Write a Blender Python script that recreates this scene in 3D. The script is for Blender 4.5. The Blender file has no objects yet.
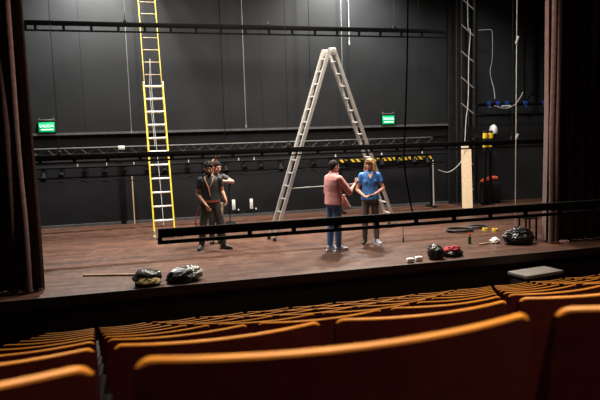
import bpy, bmesh, math, random
from mathutils import Vector as V, Matrix as M, noise
random.seed(7)
S = bpy.context.scene
COL = S.collection
R = math.radians
PI = math.pi

# ------------------------------------------------------------------ materials
def mat(name, col, rough=.6, metal=0, var=.25, scale=8, bump=0, bscale=40, emit=None, estr=0, spec=.5, sheen=0, stretch=(1, 1, 1), coat=0):
    m = bpy.data.materials.new(name); m.use_nodes = True
    nt = m.node_tree; b = nt.nodes['Principled BSDF']
    b.inputs['Roughness'].default_value = rough
    b.inputs['Metallic'].default_value = metal
    b.inputs['Specular IOR Level'].default_value = spec
    b.inputs['Sheen Weight'].default_value = sheen
    b.inputs['Coat Weight'].default_value = coat
    tc = nt.nodes.new('ShaderNodeTexCoord'); mp = nt.nodes.new('ShaderNodeMapping')
    mp.inputs['Scale'].default_value = stretch
    nt.links.new(tc.outputs['Object'], mp.inputs['Vector'])
    n = nt.nodes.new('ShaderNodeTexNoise'); n.inputs['Scale'].default_value = scale; n.inputs['Detail'].default_value = 4
    nt.links.new(mp.outputs['Vector'], n.inputs['Vector'])
    r = nt.nodes.new('ShaderNodeValToRGB')
    r.color_ramp.elements[0].position = .3; r.color_ramp.elements[1].position = .7
    r.color_ramp.elements[0].color = tuple(c * (1 - var) for c in col) + (1,)
    r.color_ramp.elements[1].color = tuple(min(1, c * (1 + var)) for c in col) + (1,)
    nt.links.new(n.outputs['Fac'], r.inputs['Fac'])
    nt.links.new(r.outputs['Color'], b.inputs['Base Color'])
    if bump:
        n2 = nt.nodes.new('ShaderNodeTexNoise'); n2.inputs['Scale'].default_value = bscale
        nt.links.new(mp.outputs['Vector'], n2.inputs['Vector'])
        bp = nt.nodes.new('ShaderNodeBump'); bp.inputs['Strength'].default_value = bump; bp.inputs['Distance'].default_value = .02
        nt.links.new(n2.outputs['Fac'], bp.inputs['Height']); nt.links.new(bp.outputs['Normal'], b.inputs['Normal'])
    if emit:
        b.inputs['Emission Color'].default_value = tuple(emit) + (1,); b.inputs['Emission Strength'].default_value = estr
    return m

def stage_mat():
    m = bpy.data.materials.new('stage_boards'); m.use_nodes = True
    nt = m.node_tree; b = nt.nodes['Principled BSDF']; L = nt.links.new; N = nt.nodes.new
    tc = N('ShaderNodeTexCoord'); mp = N('ShaderNodeMapping'); L(tc.outputs['Object'], mp.inputs['Vector'])
    br = N('ShaderNodeTexBrick'); br.inputs['Scale'].default_value = 1
    br.inputs['Brick Width'].default_value = 2.4; br.inputs['Row Height'].default_value = .16
    br.inputs['Mortar Size'].default_value = .004; br.inputs['Bias'].default_value = 0
    br.inputs['Color1'].default_value = (.052, .020, .011, 1); br.inputs['Color2'].default_value = (.10, .042, .023, 1)
    br.inputs['Mortar'].default_value = (.02, .012, .009, 1)
    L(mp.outputs['Vector'], br.inputs['Vector'])
    mp2 = N('ShaderNodeMapping'); mp2.inputs['Scale'].default_value = (1.2, 7, 1); L(tc.outputs['Object'], mp2.inputs['Vector'])
    n1 = N('ShaderNodeTexNoise'); n1.inputs['Scale'].default_value = 1.6; n1.inputs['Detail'].default_value = 8; n1.inputs['Roughness'].default_value = .7
    L(mp2.outputs['Vector'], n1.inputs['Vector'])
    r1 = N('ShaderNodeValToRGB'); r1.color_ramp.elements[0].position = .3; r1.color_ramp.elements[1].position = .75
    r1.color_ramp.elements[0].color = (.28, .26, .26, 1); r1.color_ramp.elements[1].color = (1.5, 1.5, 1.5, 1)
    L(n1.outputs['Fac'], r1.inputs['Fac'])
    mx = N('ShaderNodeMix'); mx.data_type = 'RGBA'; mx.blend_type = 'MULTIPLY'; mx.inputs['Factor'].default_value = 1
    L(br.outputs['Color'], mx.inputs['A']); L(r1.outputs['Color'], mx.inputs['B'])
    # pale scuffs
    n2 = N('ShaderNodeTexNoise'); n2.inputs['Scale'].default_value = 4.5; n2.inputs['Detail'].default_value = 12; n2.inputs['Roughness'].default_value = .82
    n2.inputs['Distortion'].default_value = 1.2
    L(tc.outputs['Object'], n2.inputs['Vector'])
    r2 = N('ShaderNodeValToRGB'); r2.color_ramp.elements[0].position = .52; r2.color_ramp.elements[1].position = .70
    r2.color_ramp.elements[0].color = (0, 0, 0, 1); r2.color_ramp.elements[1].color = (.55, .55, .55, 1)
    L(n2.outputs['Fac'], r2.inputs['Fac'])
    mx2 = N('ShaderNodeMix'); mx2.data_type = 'RGBA'; L(r2.outputs['Color'], mx2.inputs['Factor'])
    L(mx.outputs['Result'], mx2.inputs['A']); mx2.inputs['B'].default_value = (.25, .14, .085, 1)
    L(mx2.outputs['Result'], b.inputs['Base Color'])
    rr = N('ShaderNodeMapRange'); rr.inputs['To Min'].default_value = .30; rr.inputs['To Max'].default_value = .55
    L(n1.outputs['Fac'], rr.inputs['Value']); L(rr.outputs['Result'], b.inputs['Roughness'])
    bp = N('ShaderNodeBump'); bp.inputs['Strength'].default_value = .15; bp.inputs['Distance'].default_value = .01
    L(n1.outputs['Fac'], bp.inputs['Height']); L(bp.outputs['Normal'], b.inputs['Normal'])
    return m

def hazard_mat(name, period, axis, skew=0):
    m = bpy.data.materials.new(name); m.use_nodes = True
    nt = m.node_tree; b = nt.nodes['Principled BSDF']; L = nt.links.new; N = nt.nodes.new
    tc = N('ShaderNodeTexCoord'); sp = N('ShaderNodeSeparateXYZ'); L(tc.outputs['Object'], sp.inputs[0])
    a = N('ShaderNodeMath'); a.operation = 'MULTIPLY_ADD'
    L(sp.outputs['Z' if axis == 'X' else 'X'], a.inputs[0]); a.inputs[1].default_value = skew; L(sp.outputs[axis], a.inputs[2])
    d = N('ShaderNodeMath'); d.operation = 'DIVIDE'; L(a.outputs[0], d.inputs[0]); d.inputs[1].default_value = period
    f = N('ShaderNodeMath'); f.operation = 'FRACT'; L(d.outputs[0], f.inputs[0])
    g = N('ShaderNodeMath'); g.operation = 'GREATER_THAN'; L(f.outputs[0], g.inputs[0]); g.inputs[1].default_value = .5
    mx = N('ShaderNodeMix'); mx.data_type = 'RGBA'; L(g.outputs[0], mx.inputs['Factor'])
    mx.inputs['A'].default_value = (.012, .012, .012, 1); mx.inputs['B'].default_value = (.85, .55, .03, 1)
    L(mx.outputs['Result'], b.inputs['Base Color']); b.inputs['Roughness'].default_value = .5
    return m

MT = dict(
    boards=stage_mat(),
    edge=mat('stage_edge_wood', (.035, .018, .013), .5, scale=5, stretch=(.5, 4, 4)),
    apron=mat('apron_front', (.012, .004, .003), .8),
    audfloor=mat('auditorium_carpet', (.012, .004, .004), .95),
    panel=mat('painted_black_panel', (.0140, .0149, .0158), .5, spec=.2, var=.15, scale=1.2, bump=.05, bscale=3),
    lowwall=mat('lower_black_wall', (.0095, .0100, .0115), .65, spec=.2, var=.2, scale=2),
    sidewall=mat('side_black_wall', (.026, .028, .031), .6, spec=.3, var=.15, scale=1.5),
    ledge=mat('ledge_black', (.07, .07, .07), .5),
    black=mat('black_steel', (.003, .003, .003), .75, spec=.12),
    blackcloth=mat('black_masking_cloth', (.012, .012, .012), .95, spec=.1),
    rubber=mat('black_rubber', (.015, .015, .015), .6),
    darkmetal=mat('dark_metal', (.03, .03, .03), .45, .6),
    trussmetal=mat('dark_truss_metal', (.10, .10, .10), .5, .7),
    dullmetal=mat('dull_grey_metal', (.25, .25, .25), .45, .8),
    alu=mat('brushed_aluminium', (.62, .60, .57), .38, .55, var=.12, scale=20),
    yellow=mat('yellow_fibreglass', (.66, .50, .015), .45, var=.1),
    yellowdull=mat('darker_yellow_fibreglass', (.46, .34, .03), .5, var=.15),  # darker yellow for the fly section rails
    rungdull=mat('dull_rung', (.30, .25, .15), .5, .3),  # duller brown tone for the fly section rungs
    rungbright=mat('bright_rung', (.8, .8, .8), .35, .3),
    velvet=mat('brown_velvet', (.075, .036, .030), .9, var=.3, scale=14, sheen=.15, spec=.1, bump=.1),
    seatback=mat('dark_red_upholstery', (.026, .0015, .0012), .85, var=.2, scale=30, spec=.1, bump=.1, bscale=300),
    ochre=mat('ochre_lacquered_wood', (.60, .24, .030), .45, var=.2, scale=6, stretch=(1, 6, 6)),
    seatmetal=mat('seat_iron', (.01, .008, .008), .5, .5),
    green=mat('exit_green', (0, .35, .12), .4, emit=(0, .42, .12), estr=.6, var=.05),
    greenlight=mat('exit_letter', (.6, 1, .75), .4, emit=(.55, 1, .70), estr=.95, var=.02),
    pine=mat('pale_pine', (.55, .40, .25), .55, var=.12, scale=5, stretch=(8, 8, .6)),
    stickwood=mat('brown_stick', (.38, .24, .14), .6, scale=10),
    white=mat('white_paint', (.85, .85, .83), .5, var=.05),
    offwhite=mat('white_plastic_film', (.75, .74, .72), .35, var=.1, bump=.3, bscale=20),
    orange=mat('orange_cloth', (.85, .12, .04), .8, var=.2),
    bluep=mat('blue_plastic', (.012, .05, .27), .4),
    plastic=mat('black_plastic_sack', (.007, .0075, .0075), .4, var=.3, bump=.4, bscale=7),
    greysack=mat('grey_film_sack', (.05, .055, .052), .2, var=.5, bump=.8, bscale=14),
    shinysack=mat('clear_crumpled_film', (.16, .15, .13), .2, var=.9, scale=16, bump=1, bscale=18),
    strawroll=mat('yellow_white_padding', (.72, .58, .26), .8, var=.45, scale=18, bump=.5),
    redcloth=mat('dark_red_cloth', (.30, .015, .02), .8, var=.4, bump=.4, bscale=20),
    tape=mat('yellow_tape', (.75, .55, .06), .4),
    canred=mat('red_cap', (.75, .05, .02), .4), cangreen=mat('dark_green_can', (.03, .06, .02), .35),
    stepgrey=mat('worn_step_board', (.13, .115, .10), .6, var=.2, scale=7),
    rope=mat('pale_rope', (.45, .44, .42), .7), steelwire=mat('steel_wire', (.30, .30, .31), .5, .5),
    skin=mat('skin', (.60, .33, .23), .5, var=.08, scale=20), skin2=mat('tan_skin', (.50, .26, .17), .5, var=.08, scale=20),
    lips=mat('lip_tone', (.42, .14, .11), .5), eye=mat('eye_surface', (.10, .08, .07), .2),
    hairgrey=mat('dark_greying_hair', (.026, .023, .021), .8, spec=.2, var=.5, scale=60, bump=.4, bscale=80),
    hairblond=mat('blonde_hair', (.40, .22, .085), .5, var=.5, scale=30, stretch=(6, 6, 1), bump=.4, bscale=60),
    hairblack=mat('black_hair', (.010, .008, .006), .8, spec=.2, var=.4, scale=50, bump=.5, bscale=70),
    pink=mat('salmon_shirt', (.80, .38, .36), .8, var=.12, scale=6, bump=.35, bscale=12),
    palepink=mat('pale_pink_cloth', (.66, .38, .36), .85, var=.2, scale=12, bump=.4, bscale=16),
    jeans=mat('blue_denim', (.09, .18, .36), .85, var=.3, scale=9, bump=.2, bscale=30),
    sneaker=mat('grey_blue_sneaker', (.40, .42, .50), .6), sole=mat('white_sole', (.75, .75, .73), .5),
    blue=mat('blue_blouse', (.05, .20, .58), .6, var=.3, scale=9, bump=.4, bscale=14),
    olive=mat('grey_olive_trousers', (.10, .092, .075), .8, var=.2, bump=.2, bscale=14),
    tee=mat('charcoal_tee', (.025, .03, .034), .8, var=.2, bump=.3, bscale=12),
    tee2=mat('navy_black_tee', (.022, .024, .032), .8, var=.2, bump=.3, bscale=12),
    darkjeans=mat('dark_work_trousers', (.035, .038, .036), .6, var=.5, scale=6, bump=.3, bscale=14),
    darkshoe=mat('dark_shoe', (.03, .025, .022), .5), belt=mat('red_brown_belt', (.32, .05, .04), .6),
    strap=mat('tan_strap', (.42, .22, .12), .7), cordred=mat('red_cord', (.45, .05, .06), .6),
    glovetan=mat('beige_glove', (.55, .44, .30), .8),
    hazbar=hazard_mat('hazard_bar', .165, 'X', .8), hazpost=hazard_mat('hazard_post', .31, 'Z', .0),
)

# ------------------------------------------------------------------ mesh helpers
def basis(d):
    d = V(d).normalized(); a = V((0, 0, 1)) if abs(d.z) < .9 else V((1, 0, 0))
    u = d.cross(a).normalized(); return u, u.cross(d).normalized(), d

def ring(bm, c, u, v, ru, rv, n, ph=0):
    return [bm.verts.new(V(c) + u * (ru * math.cos(2 * PI * i / n + ph)) + v * (rv * math.sin(2 * PI * i / n + ph))) for i in range(n)]

def skin_rings(bm, rs, cap=True):
    n = len(rs[0])
    for a, b in zip(rs, rs[1:]):
        for i in range(n):
            bm.faces.new((a[i], a[(i + 1) % n], b[(i + 1) % n], b[i]))
    if cap:
        bm.faces.new(rs[0][::-1]); bm.faces.new(rs[-1])

def cone(bm, p0, p1, r0, r1=None, n=12):
    r1 = r0 if r1 is None else r1
    u, v, d = basis(V(p1) - V(p0)); skin_rings(bm, [ring(bm, p0, u, v, r0, r0, n), ring(bm, p1, u, v, r1, r1, n)])

def ell(bm, c, r, rot=None, seg=16, rg=10):
    r = (r, r, r) if not hasattr(r, '__len__') else r
    m = M.Translation(V(c)) @ (rot.to_4x4() if rot else M.Identity(4)) @ M.Diagonal((*r, 1))
    bmesh.ops.create_uvsphere(bm, u_segments=seg, v_segments=rg, radius=1, matrix=m)

def cap(bm, p0, p1, r0, r1=None, n=12):
    r1 = r0 if r1 is None else r1
    cone(bm, p0, p1, r0, r1, n); ell(bm, p0, r0, seg=n, rg=8); ell(bm, p1, r1, seg=n, rg=8)

def box(bm, c, s, rot=None, bev=0):
    m = M.Translation(V(c)) @ (rot.to_4x4() if rot else M.Identity(4)) @ M.Diagonal((*s, 1))
    r = bmesh.ops.create_cube(bm, size=1, matrix=m)
    if bev:
        es = list({e for v in r['verts'] for e in v.link_edges})
        bmesh.ops.bevel(bm, geom=es, offset=bev, segments=2, affect='EDGES', profile=.5)

def beam(bm, p0, p1, w, h, side):
    """rectangular bar from p0 to p1, w along 'side', h across"""
    d = (V(p1) - V(p0)); L = d.length; d.normalize(); s = V(side); s = (s - d * s.dot(d)).normalized(); t = d.cross(s)
    box(bm, (V(p0) + V(p1)) / 2, (w, h, L), M((s, t, d)).transposed())

def tube(bm, pts, r, n=8):
    pts = [V(p) for p in pts]; rs = []; u = None
    for i, p in enumerate(pts):
        d = (pts[min(i + 1, len(pts) - 1)] - pts[max(i - 1, 0)]).normalized()
        if u is None: u = basis(d)[0]
        u = (u - d * u.dot(d)).normalized(); v = d.cross(u)
        rr = r[i] if hasattr(r, '__len__') else r
        rs.append(ring(bm, p, u, v, rr, rr, n))
    skin_rings(bm, rs)

def curve_pts(cp, n=8):
    """smooth points through control points"""
    cp = [V(p) for p in cp]; out = []
    for i in range(len(cp) - 1):
        a, b, c, d = cp[max(i - 1, 0)], cp[i], cp[i + 1], cp[min(i + 2, len(cp) - 1)]
        for k in range(n):
            t = k / n
            out.append(.5 * ((2 * b) + (c - a) * t + (2 * a - 5 * b + 4 * c - d) * t * t + (3 * b - a - 3 * c + d) * t ** 3))
    out.append(cp[-1]); return out

def obj(name, bm, m, parent=None, smooth=True, loc=None, rz=0):
    bmesh.ops.recalc_face_normals(bm, faces=bm.faces)
    me = bpy.data.meshes.new(name); bm.to_mesh(me); bm.free(); me.materials.append(MT[m] if isinstance(m, str) else m)
    if smooth:
        me.polygons.foreach_set('use_smooth', [True] * len(me.polygons))
        me.set_sharp_from_angle(angle=R(40))
    o = bpy.data.objects.new(name, me); COL.objects.link(o)
    if parent: o.parent = parent
    if loc: o.location = loc
    o.rotation_euler.z = rz
    return o

def solid(name, bm, m, parent=None, voxel=.006, smooth=6):
    """fuse overlapping volumes into one continuous skin"""
    me = bpy.data.meshes.new('tmp'); bm.to_mesh(me); bm.free()
    o = bpy.data.objects.new('tmp', me); COL.objects.link(o)
    a = o.modifiers.new('r', 'REMESH'); a.mode = 'VOXEL'; a.voxel_size = voxel
    if smooth:
        b = o.modifiers.new('s', 'SMOOTH'); b.iterations = smooth; b.factor = .5
    dg = bpy.context.evaluated_depsgraph_get(); dg.update()
    me2 = bpy.data.meshes.new_from_object(o.evaluated_get(dg))
    bpy.data.objects.remove(o); bpy.data.meshes.remove(me)
    me2.name = name; me2.materials.clear(); me2.materials.append(MT[m])
    me2.polygons.foreach_set('use_smooth', [True] * len(me2.polygons))
    o = bpy.data.objects.new(name, me2); COL.objects.link(o)
    if parent: o.parent = parent
    return o

def B(): return bmesh.new()

def tag(o, label, cat, group=None, kind=None):
    o['label'] = label; o['category'] = cat
    if group: o['group'] = group
    if kind: o['kind'] = kind
    return o

def thing(name, label, cat, loc=(0, 0, 0), rz=0, group=None):
    o = bpy.data.objects.new(name, None); COL.objects.link(o); o.empty_display_size = .1
    o.location = loc; o.rotation_euler.z = rz
    return tag(o, label, cat, group)

def struct(name, bm, m, label=None, smooth=False):
    o = obj(name, bm, m, smooth=smooth); o['kind'] = 'structure'
    return o

def boxobj(name, x, y, z, m, **k):
    b = B(); box(b, ((x[0] + x[1]) / 2, (y[0] + y[1]) / 2, (z[0] + z[1]) / 2), (x[1] - x[0], y[1] - y[0], z[1] - z[0]))
    return struct(name, b, m)

def dup(root, loc, rz, label, group):
    r = root.copy(); COL.objects.link(r); r.location = loc; r.rotation_euler.z = rz; r['label'] = label; r['group'] = group
    for ch in root.children:
        c = ch.copy(); COL.objects.link(c); c.parent = r
        for g in ch.children:
            d = g.copy(); COL.objects.link(d); d.parent = c
    return r

# ------------------------------------------------------------------ camera
F_PX = 583.3
CAM = V((0, 0, 2.13))
zc = V((-170, 5670, -F_PX)).normalized()
tx = -(zc.x * 2177 + zc.z * F_PX) / zc.y
xc = V((2177, tx, F_PX)).normalized()
yc = xc.cross(zc)
RT = V((xc.x, yc.x, zc.x)); UP = V((xc.y, yc.y, zc.y)); FW = V((xc.z, yc.z, zc.z))
cd = bpy.data.cameras.new('camera'); cam = bpy.data.objects.new('camera', cd); COL.objects.link(cam)
cd.sensor_width = 36; cd.lens = F_PX / 600 * 36; cd.clip_start = .05
cam.matrix_world = M.Translation(CAM) @ M((RT, UP, -FW)).transposed().to_4x4()
cd.dof.use_dof = True; cd.dof.focus_distance = 11.3; cd.dof.aperture_fstop = 4.5
S.camera = cam
def project(p):
    v = V(p) - CAM; z = v.dot(FW)
    return (300 + F_PX * v.dot(RT) / z, 200 - F_PX * v.dot(UP) / z, z)

# ------------------------------------------------------------------ the setting
boxobj('floor', (-6, 16), (8.86, 17.5), (-.16, 0), 'boards')
boxobj('trim_1', (-6, 16), (8.80, 8.86), (-.12, .004), 'edge')
boxobj('wall_front', (-6, 16), (8.90, 9.0), (-1.3, -.12), 'apron')       # the stage front below the boards
boxobj('wall_back', (-6, 16), (16.5, 16.7), (0, 10), 'lowwall')
boxobj('wall_right', (15.6, 15.8), (9.8, 16.5), (0, 10), 'sidewall')
boxobj('wall_left', (-5.6, -5.4), (9.8, 16.5), (0, 10), 'lowwall')
boxobj('trim_2', (-5.4, 9.55), (16.42, 16.5), (2.5, 9.9), 'panel')        # upper black panelled wall
boxobj('trim_3', (-5.4, 9.65), (16.38, 16.5), (2.44, 2.5), 'ledge')
boxobj('trim_4', (-5.4, 9.55), (16.46, 16.5), (2.12, 2.25), 'panel')
boxobj('trim_5', (-.62, -.48), (16.42, 16.5), (0, 1.7), 'black')
boxobj('trim_6', (10.25, 15.6), (16.40, 16.5), (0, 9.9), 'sidewall')
boxobj('baseboard_back', (-5.4, 10.4), (16.44, 16.5), (0, .07), 'ledge')

ROWS = 9
rowY = [.733 + .83 * k for k in range(ROWS)]
rowZ = [1.868 - .254 * k + .0015 * k * (k - 1) for k in range(ROWS)]
bm = B()
for k in range(-1, ROWS + 1):
    y = .733 + .83 * k; z = 1.868 - .254 * k + .0015 * k * (k - 1) - .9
    y1 = y + .60 if k < ROWS else 8.9
    if k == ROWS: z = rowZ[-1] - .9
    box(bm, (3.2, (y - .23 + y1) / 2, z - .75), (14, y1 - y + .23, 1.5))
struct('floor', bm, 'audfloor')

# ------------------------------------------------------------------ theatre seats
ORD = 'first second third fourth fifth sixth seventh eighth ninth tenth eleventh twelfth thirteenth fourteenth fifteenth sixteenth seventeenth eighteenth nineteenth twentieth'.split()
def make_seat():
    t = thing('theatre_seat', 'seat', 'seat')
    W = .286; H = .9
    def arc(x): return -.052 * (1 - (x / W) ** 2)
    def outline(z_in=0, w_in=0):
        pts = []; r = .02; w = W - w_in; h = H - z_in
        for z in (.34, .5, .7): pts.append((-w + .004, z))
        for i in range(7):
            a = PI - i / 6 * PI / 2; pts.append((-w + r + r * math.cos(a), h - r + r * math.sin(a)))
        for i in range(1, 12): pts.append((-w + r + (2 * w - 2 * r) * i / 12, h))
        for i in range(7):
            a = PI / 2 - i / 6 * PI / 2; pts.append((w - r + r * math.cos(a), h - r + r * math.sin(a)))
        for z in (.7, .5, .34): pts.append((w - .004, z))
        return pts
    lean = lambda z: -.10 * (z - .34) + .056
    b = B()
    tube(b, [V((x, arc(x) + lean(z), z)) for x, z in outline(.0045, .006)], .0046, 8)
    rim = obj('rim', b, 'ochre', t); rim['label'] = 'ochre wooden rim'
    # upholstered back: front and rear skins as columns
    b = B(); n = 18; cols = []
    for i in range(n + 1):
        x = -W + .0015 + (2 * W - .003) * i / n
        e = max(0, abs(x) - (W - .028)) / .028
        top = H - .0065 - .012 * (1 - math.sqrt(max(0, 1 - e * e)))
        col = []
        for j in range(7):
            z = .36 + (top - .36) * j / 6
            col.append((b.verts.new((x, arc(x) + lean(z) - .0062, z)), b.verts.new((x, arc(x) + lean(z) + .002 + .03 * math.sin(PI * j / 6), z))))
        cols.append(col)
    for i in range(n):
        for j in range(6):
            for s in (0, 1):
                f = (cols[i][j][s], cols[i + 1][j][s], cols[i + 1][j + 1][s], cols[i][j + 1][s]); b.faces.new(f if s == 0 else f[::-1])
        b.faces.new((cols[i][0][0], cols[i][0][1], cols[i + 1][0][1], cols[i + 1][0][0]))
        b.faces.new((cols[i][6][0], cols[i + 1][6][0], cols[i + 1][6][1], cols[i][6][1]))
    for i in (0, n):
        for j in range(6): b.faces.new((cols[i][j][0], cols[i][j][1], cols[i][j + 1][1], cols[i][j + 1][0]))
    obj('backrest', b, 'seatback', t)
    b = B(); box(b, (0, .27, .43), (.48, .44, .09), bev=.03); obj('seat', b, 'seatback', t)
    for s in (-1, 1):
        b = B(); box(b, (s * .278, .17, .30), (.022, .30, .60), bev=.006); box(b, (s * .275, .17, .015), (.045, .34, .03), bev=.005)
        box(b, (s * .27, .06, .40), (.03, .08, .06)); obj('leg', b, 'seatmetal', t)
        b = B(); box(b, (s * .278, .19, .615), (.034, .30, .03), bev=.01); a = obj('armrest', b, 'seatmetal', t)
    return t
seat0 = make_seat(); first = True
NTH = ['nearest row', 'second row', 'third row', 'fourth row', 'fifth row', 'sixth row', 'seventh row', 'eighth row', 'front row by the stage']
for k in range(ROWS):
    xs = -.042 - .0745 * k + .605 / 2
    pit = .613
    cand = []
    for i in range(-3, 18):
        x = xs + pit * i; z = rowZ[k]
        q0 = project((x - .27, rowY[k], z)); q1 = project((x + .27, rowY[k], z))
        if q0[2] < .05 or q1[2] < .05 or q1[0] < 0 or q0[0] > 600: continue
        if k >= 4 and i < -1: continue
        cand.append(x)
    for n, x in enumerate(cand):
        if k == 0: lab = 'dark red theatre seat with ochre rim, %s from the left in the nearest row' % ORD[n]
        elif k == ROWS - 1: lab = 'dark red theatre seat with ochre rim, %s seat from the left in the front row' % ORD[n]
        else: lab = 'dark red theatre seat with ochre rim, %s seat from the left in the %s' % (ORD[n], NTH[k])
        loc = (x, rowY[k] + .0, rowZ[k] - .9); rz = R(random.uniform(-.8, .8))
        if first:
            seat0.location = loc; seat0['label'] = lab; seat0['group'] = 'theatre seats in rows'; first = False
        else: dup(seat0, loc, rz, lab, 'theatre seats in rows')

# ------------------------------------------------------------------ curtains
def curtain(name, x0, x1, y, wl, amp, label, seed, edge):
    t = thing(name, label, 'curtain', (0, y, 0))
    rnd = random.Random(seed); b = B(); n = int((x1 - x0) / .02); rows = [0.015, .3, 1, 2.5, 4.5, 7.5]; gr = []
    for z in rows:
        line = []
        for i in range(n + 1):
            x = x0 + (x1 - x0) * i / n
            ph = 2 * PI * x / wl + 1.1 * math.sin(x * 2.3 + seed) + .18 * math.sin(z * .7 + x * 3)
            a = amp * (.75 + .35 * math.sin(x * 1.7 + seed * 2))
            line.append(b.verts.new((x + .03 * math.cos(ph) + .015 * math.sin(z * 1.3 + x * 4), a * math.sin(ph) + .02 * math.sin(z + x * 5), z)))
        gr.append(line)
    for r0, r1 in zip(gr, gr[1:]):
        for i in range(n): b.faces.new((r0[i], r0[i + 1], r1[i + 1], r1[i]))
    bmesh.ops.recalc_face_normals(b, faces=b.faces)
    g = bmesh.ops.solidify(b, geom=b.faces[:], thickness=.012)
    obj('drape', b, 'velvet', t)
    b = B(); tube(b, [(x0 + (x1 - x0) * i / 60, amp * .8 * math.sin(2 * PI * (x0 + (x1 - x0) * i / 60) / wl + 1.1 * math.sin((x0 + (x1 - x0) * i / 60) * 2.3 + seed)), .03) for i in range(61)], .022, 6)
    obj('hem', b, 'velvet', t)
    xe = x1 - .19 if edge > 0 else x0 + .03
    b = B(); tube(b, curve_pts([(xe + .01 * math.sin(z * 2), -.17 + .01 * math.sin(z * 1.3), z) for z in (.03, 1, 2, 3, 4.5, 6, 7.5)], 4), .055, 12); obj('edge_fold', b, 'velvet', t)
    return t
curtain('stage_curtain', -4.6, -1.52, 9.35, .30, .15, 'dark brown velvet stage curtain hanging at the left side of the stage', 1, 1)
curtain('stage_curtain', 7.50, 12.4, 9.62, .26, .13, 'dark brown velvet stage curtain hanging at the right side of the stage', 4, -1)

# ------------------------------------------------------------------ lighting battens
def batten(label, x0, x1, y, zt, zb, lt, lb, xs, wires, clamps=(), sag=0):
    t = thing('lighting_batten', label, 'batten', ((x0 + x1) / 2, y, lb)); ox = (x0 + x1) / 2
    P = lambda x, dz: (x - ox, 0, dz - lb)
    b = B(); box(b, P((x0 + x1) / 2, (zt + zb) / 2), (x1 - x0, .05, zt - zb), bev=.008); obj('top_bar', b, 'black', t)
    b = B(); box(b, P((x0 + x1) / 2, (lt + lb) / 2), (x1 - x0, .035, lt - lb)); obj('lower_rail', b, 'black', t)
    for x in xs:
        b = B(); box(b, P(x, (zb + lb) / 2), (.06, .03, zb - lb)); obj('spacer', b, 'black', t)
    for x, top in wires:
        b = B(); cone(b, P(x, zt), P(x, top), .005, n=6); obj('suspension_wire', b, 'darkmetal', t)
        b = B(); box(b, P(x, zt + .02), (.07, .07, .10), bev=.01); cone(b, P(x, zt + .06), P(x, zt + .16), .014, .008, 8); obj('clamp', b, 'darkmetal', t)
    for x in clamps:
        b = B(); cone(b, (x - ox, -.02, .0), (x - ox, -.02, -.05), .010, .012, 10); ell(b, (x - ox, -.02, -.046), .015, seg=10, rg=6); c = obj('fitting', b, 'white', t); c['label'] = 'small white bulb under the rail'  # small white tips at intervals under the lower rail
    return t
bt = batten('long black lighting batten hanging high across the back wall', -2.44, 8.4, 15.0, 5.08, 4.965, 4.87, 4.832,
       [-2.42] + [-2.21 + .617 * i for i in range(17)], [(-.2, 9.5), (3.32, 9.5), (6.83, 9.5)])
batten('long black lighting batten at head height behind the standing people', -2.5, 9.4, 11.95, 1.99, 1.88, 1.835, 1.803,
       [-1.85 + .61 * i for i in range(18)], [(-1.5, 9.5), (3.0, 9.5), (8.4, 9.5)],
       [-1.19, -.66, -.15, .91, 1.40, 1.93, 2.25, 4.03, 5.10, 6.08])
fb = batten('long black lighting batten lowered over the stage edge in front of the people', .16, 8.6, 7.95, 1.005, .885, .845, .795,
       [.18] + [1.40 + .635 * i for i in range(11)], [])
b = B(); tube(b, [(3.72 - 4.38, -.0, .0), (3.72 - 4.38, -.01, -.10), (3.725 - 4.38, 0, -.17)], .005, 6); cone(b, (3.725 - 4.38, 0, -.17), (3.725 - 4.38, 0, -.235), .012, .014, 8)
l = obj('dangling_lead', b, 'rubber', fb)

# cable feeding the front batten from above
b = B(); tube(b, curve_pts([(3.88, 7.95, 1.012), (3.85, 8.0, 1.25), (3.80, 8.05, 1.8), (3.84, 8.05, 2.6), (3.89, 8.05, 4.2), (3.92, 8.05, 8)], 6), .012, 6)
tag(obj('feed_cable', b, 'black'), 'thick black cable hanging straight down right of the tall aluminium ladder', 'cable')

# rear lattice truss
t = thing('lattice_truss', 'dull grey lattice truss hanging low in front of the back wall', 'truss', (2.8, 15.9, 1.93))
b = B(); cone(b, (-5.6, 0, .16), (5.6, 0, .16), .020, n=8); obj('top_chord', b, 'trussmetal', t)
b = B(); cone(b, (-5.6, 0, 0), (5.6, 0, 0), .014, n=8); obj('bottom_chord', b, 'trussmetal', t)
b = B()
for i in range(28):
    x = -5.5 + i * .40; cone(b, (x, 0, .16), (x + .18, 0, 0), .008, n=6); cone(b, (x + .18, 0, 0), (x + .36, 0, .16), .008, n=6)
obj('lattice', b, 'trussmetal', t)
for x in (-4.8, -.4, 4.9):
    b = B(); cone(b, (x, 0, .16), (x, 0, 7.5), .004, n=6); obj('suspension_wire', b, 'black', t)
b = B(); box(b, (-3.28, -.04, .14), (.16, .03, .10), bev=.01); p = obj('tie_plate', b, 'white', t); p['label'] = 'pale plate on the chord'

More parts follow.
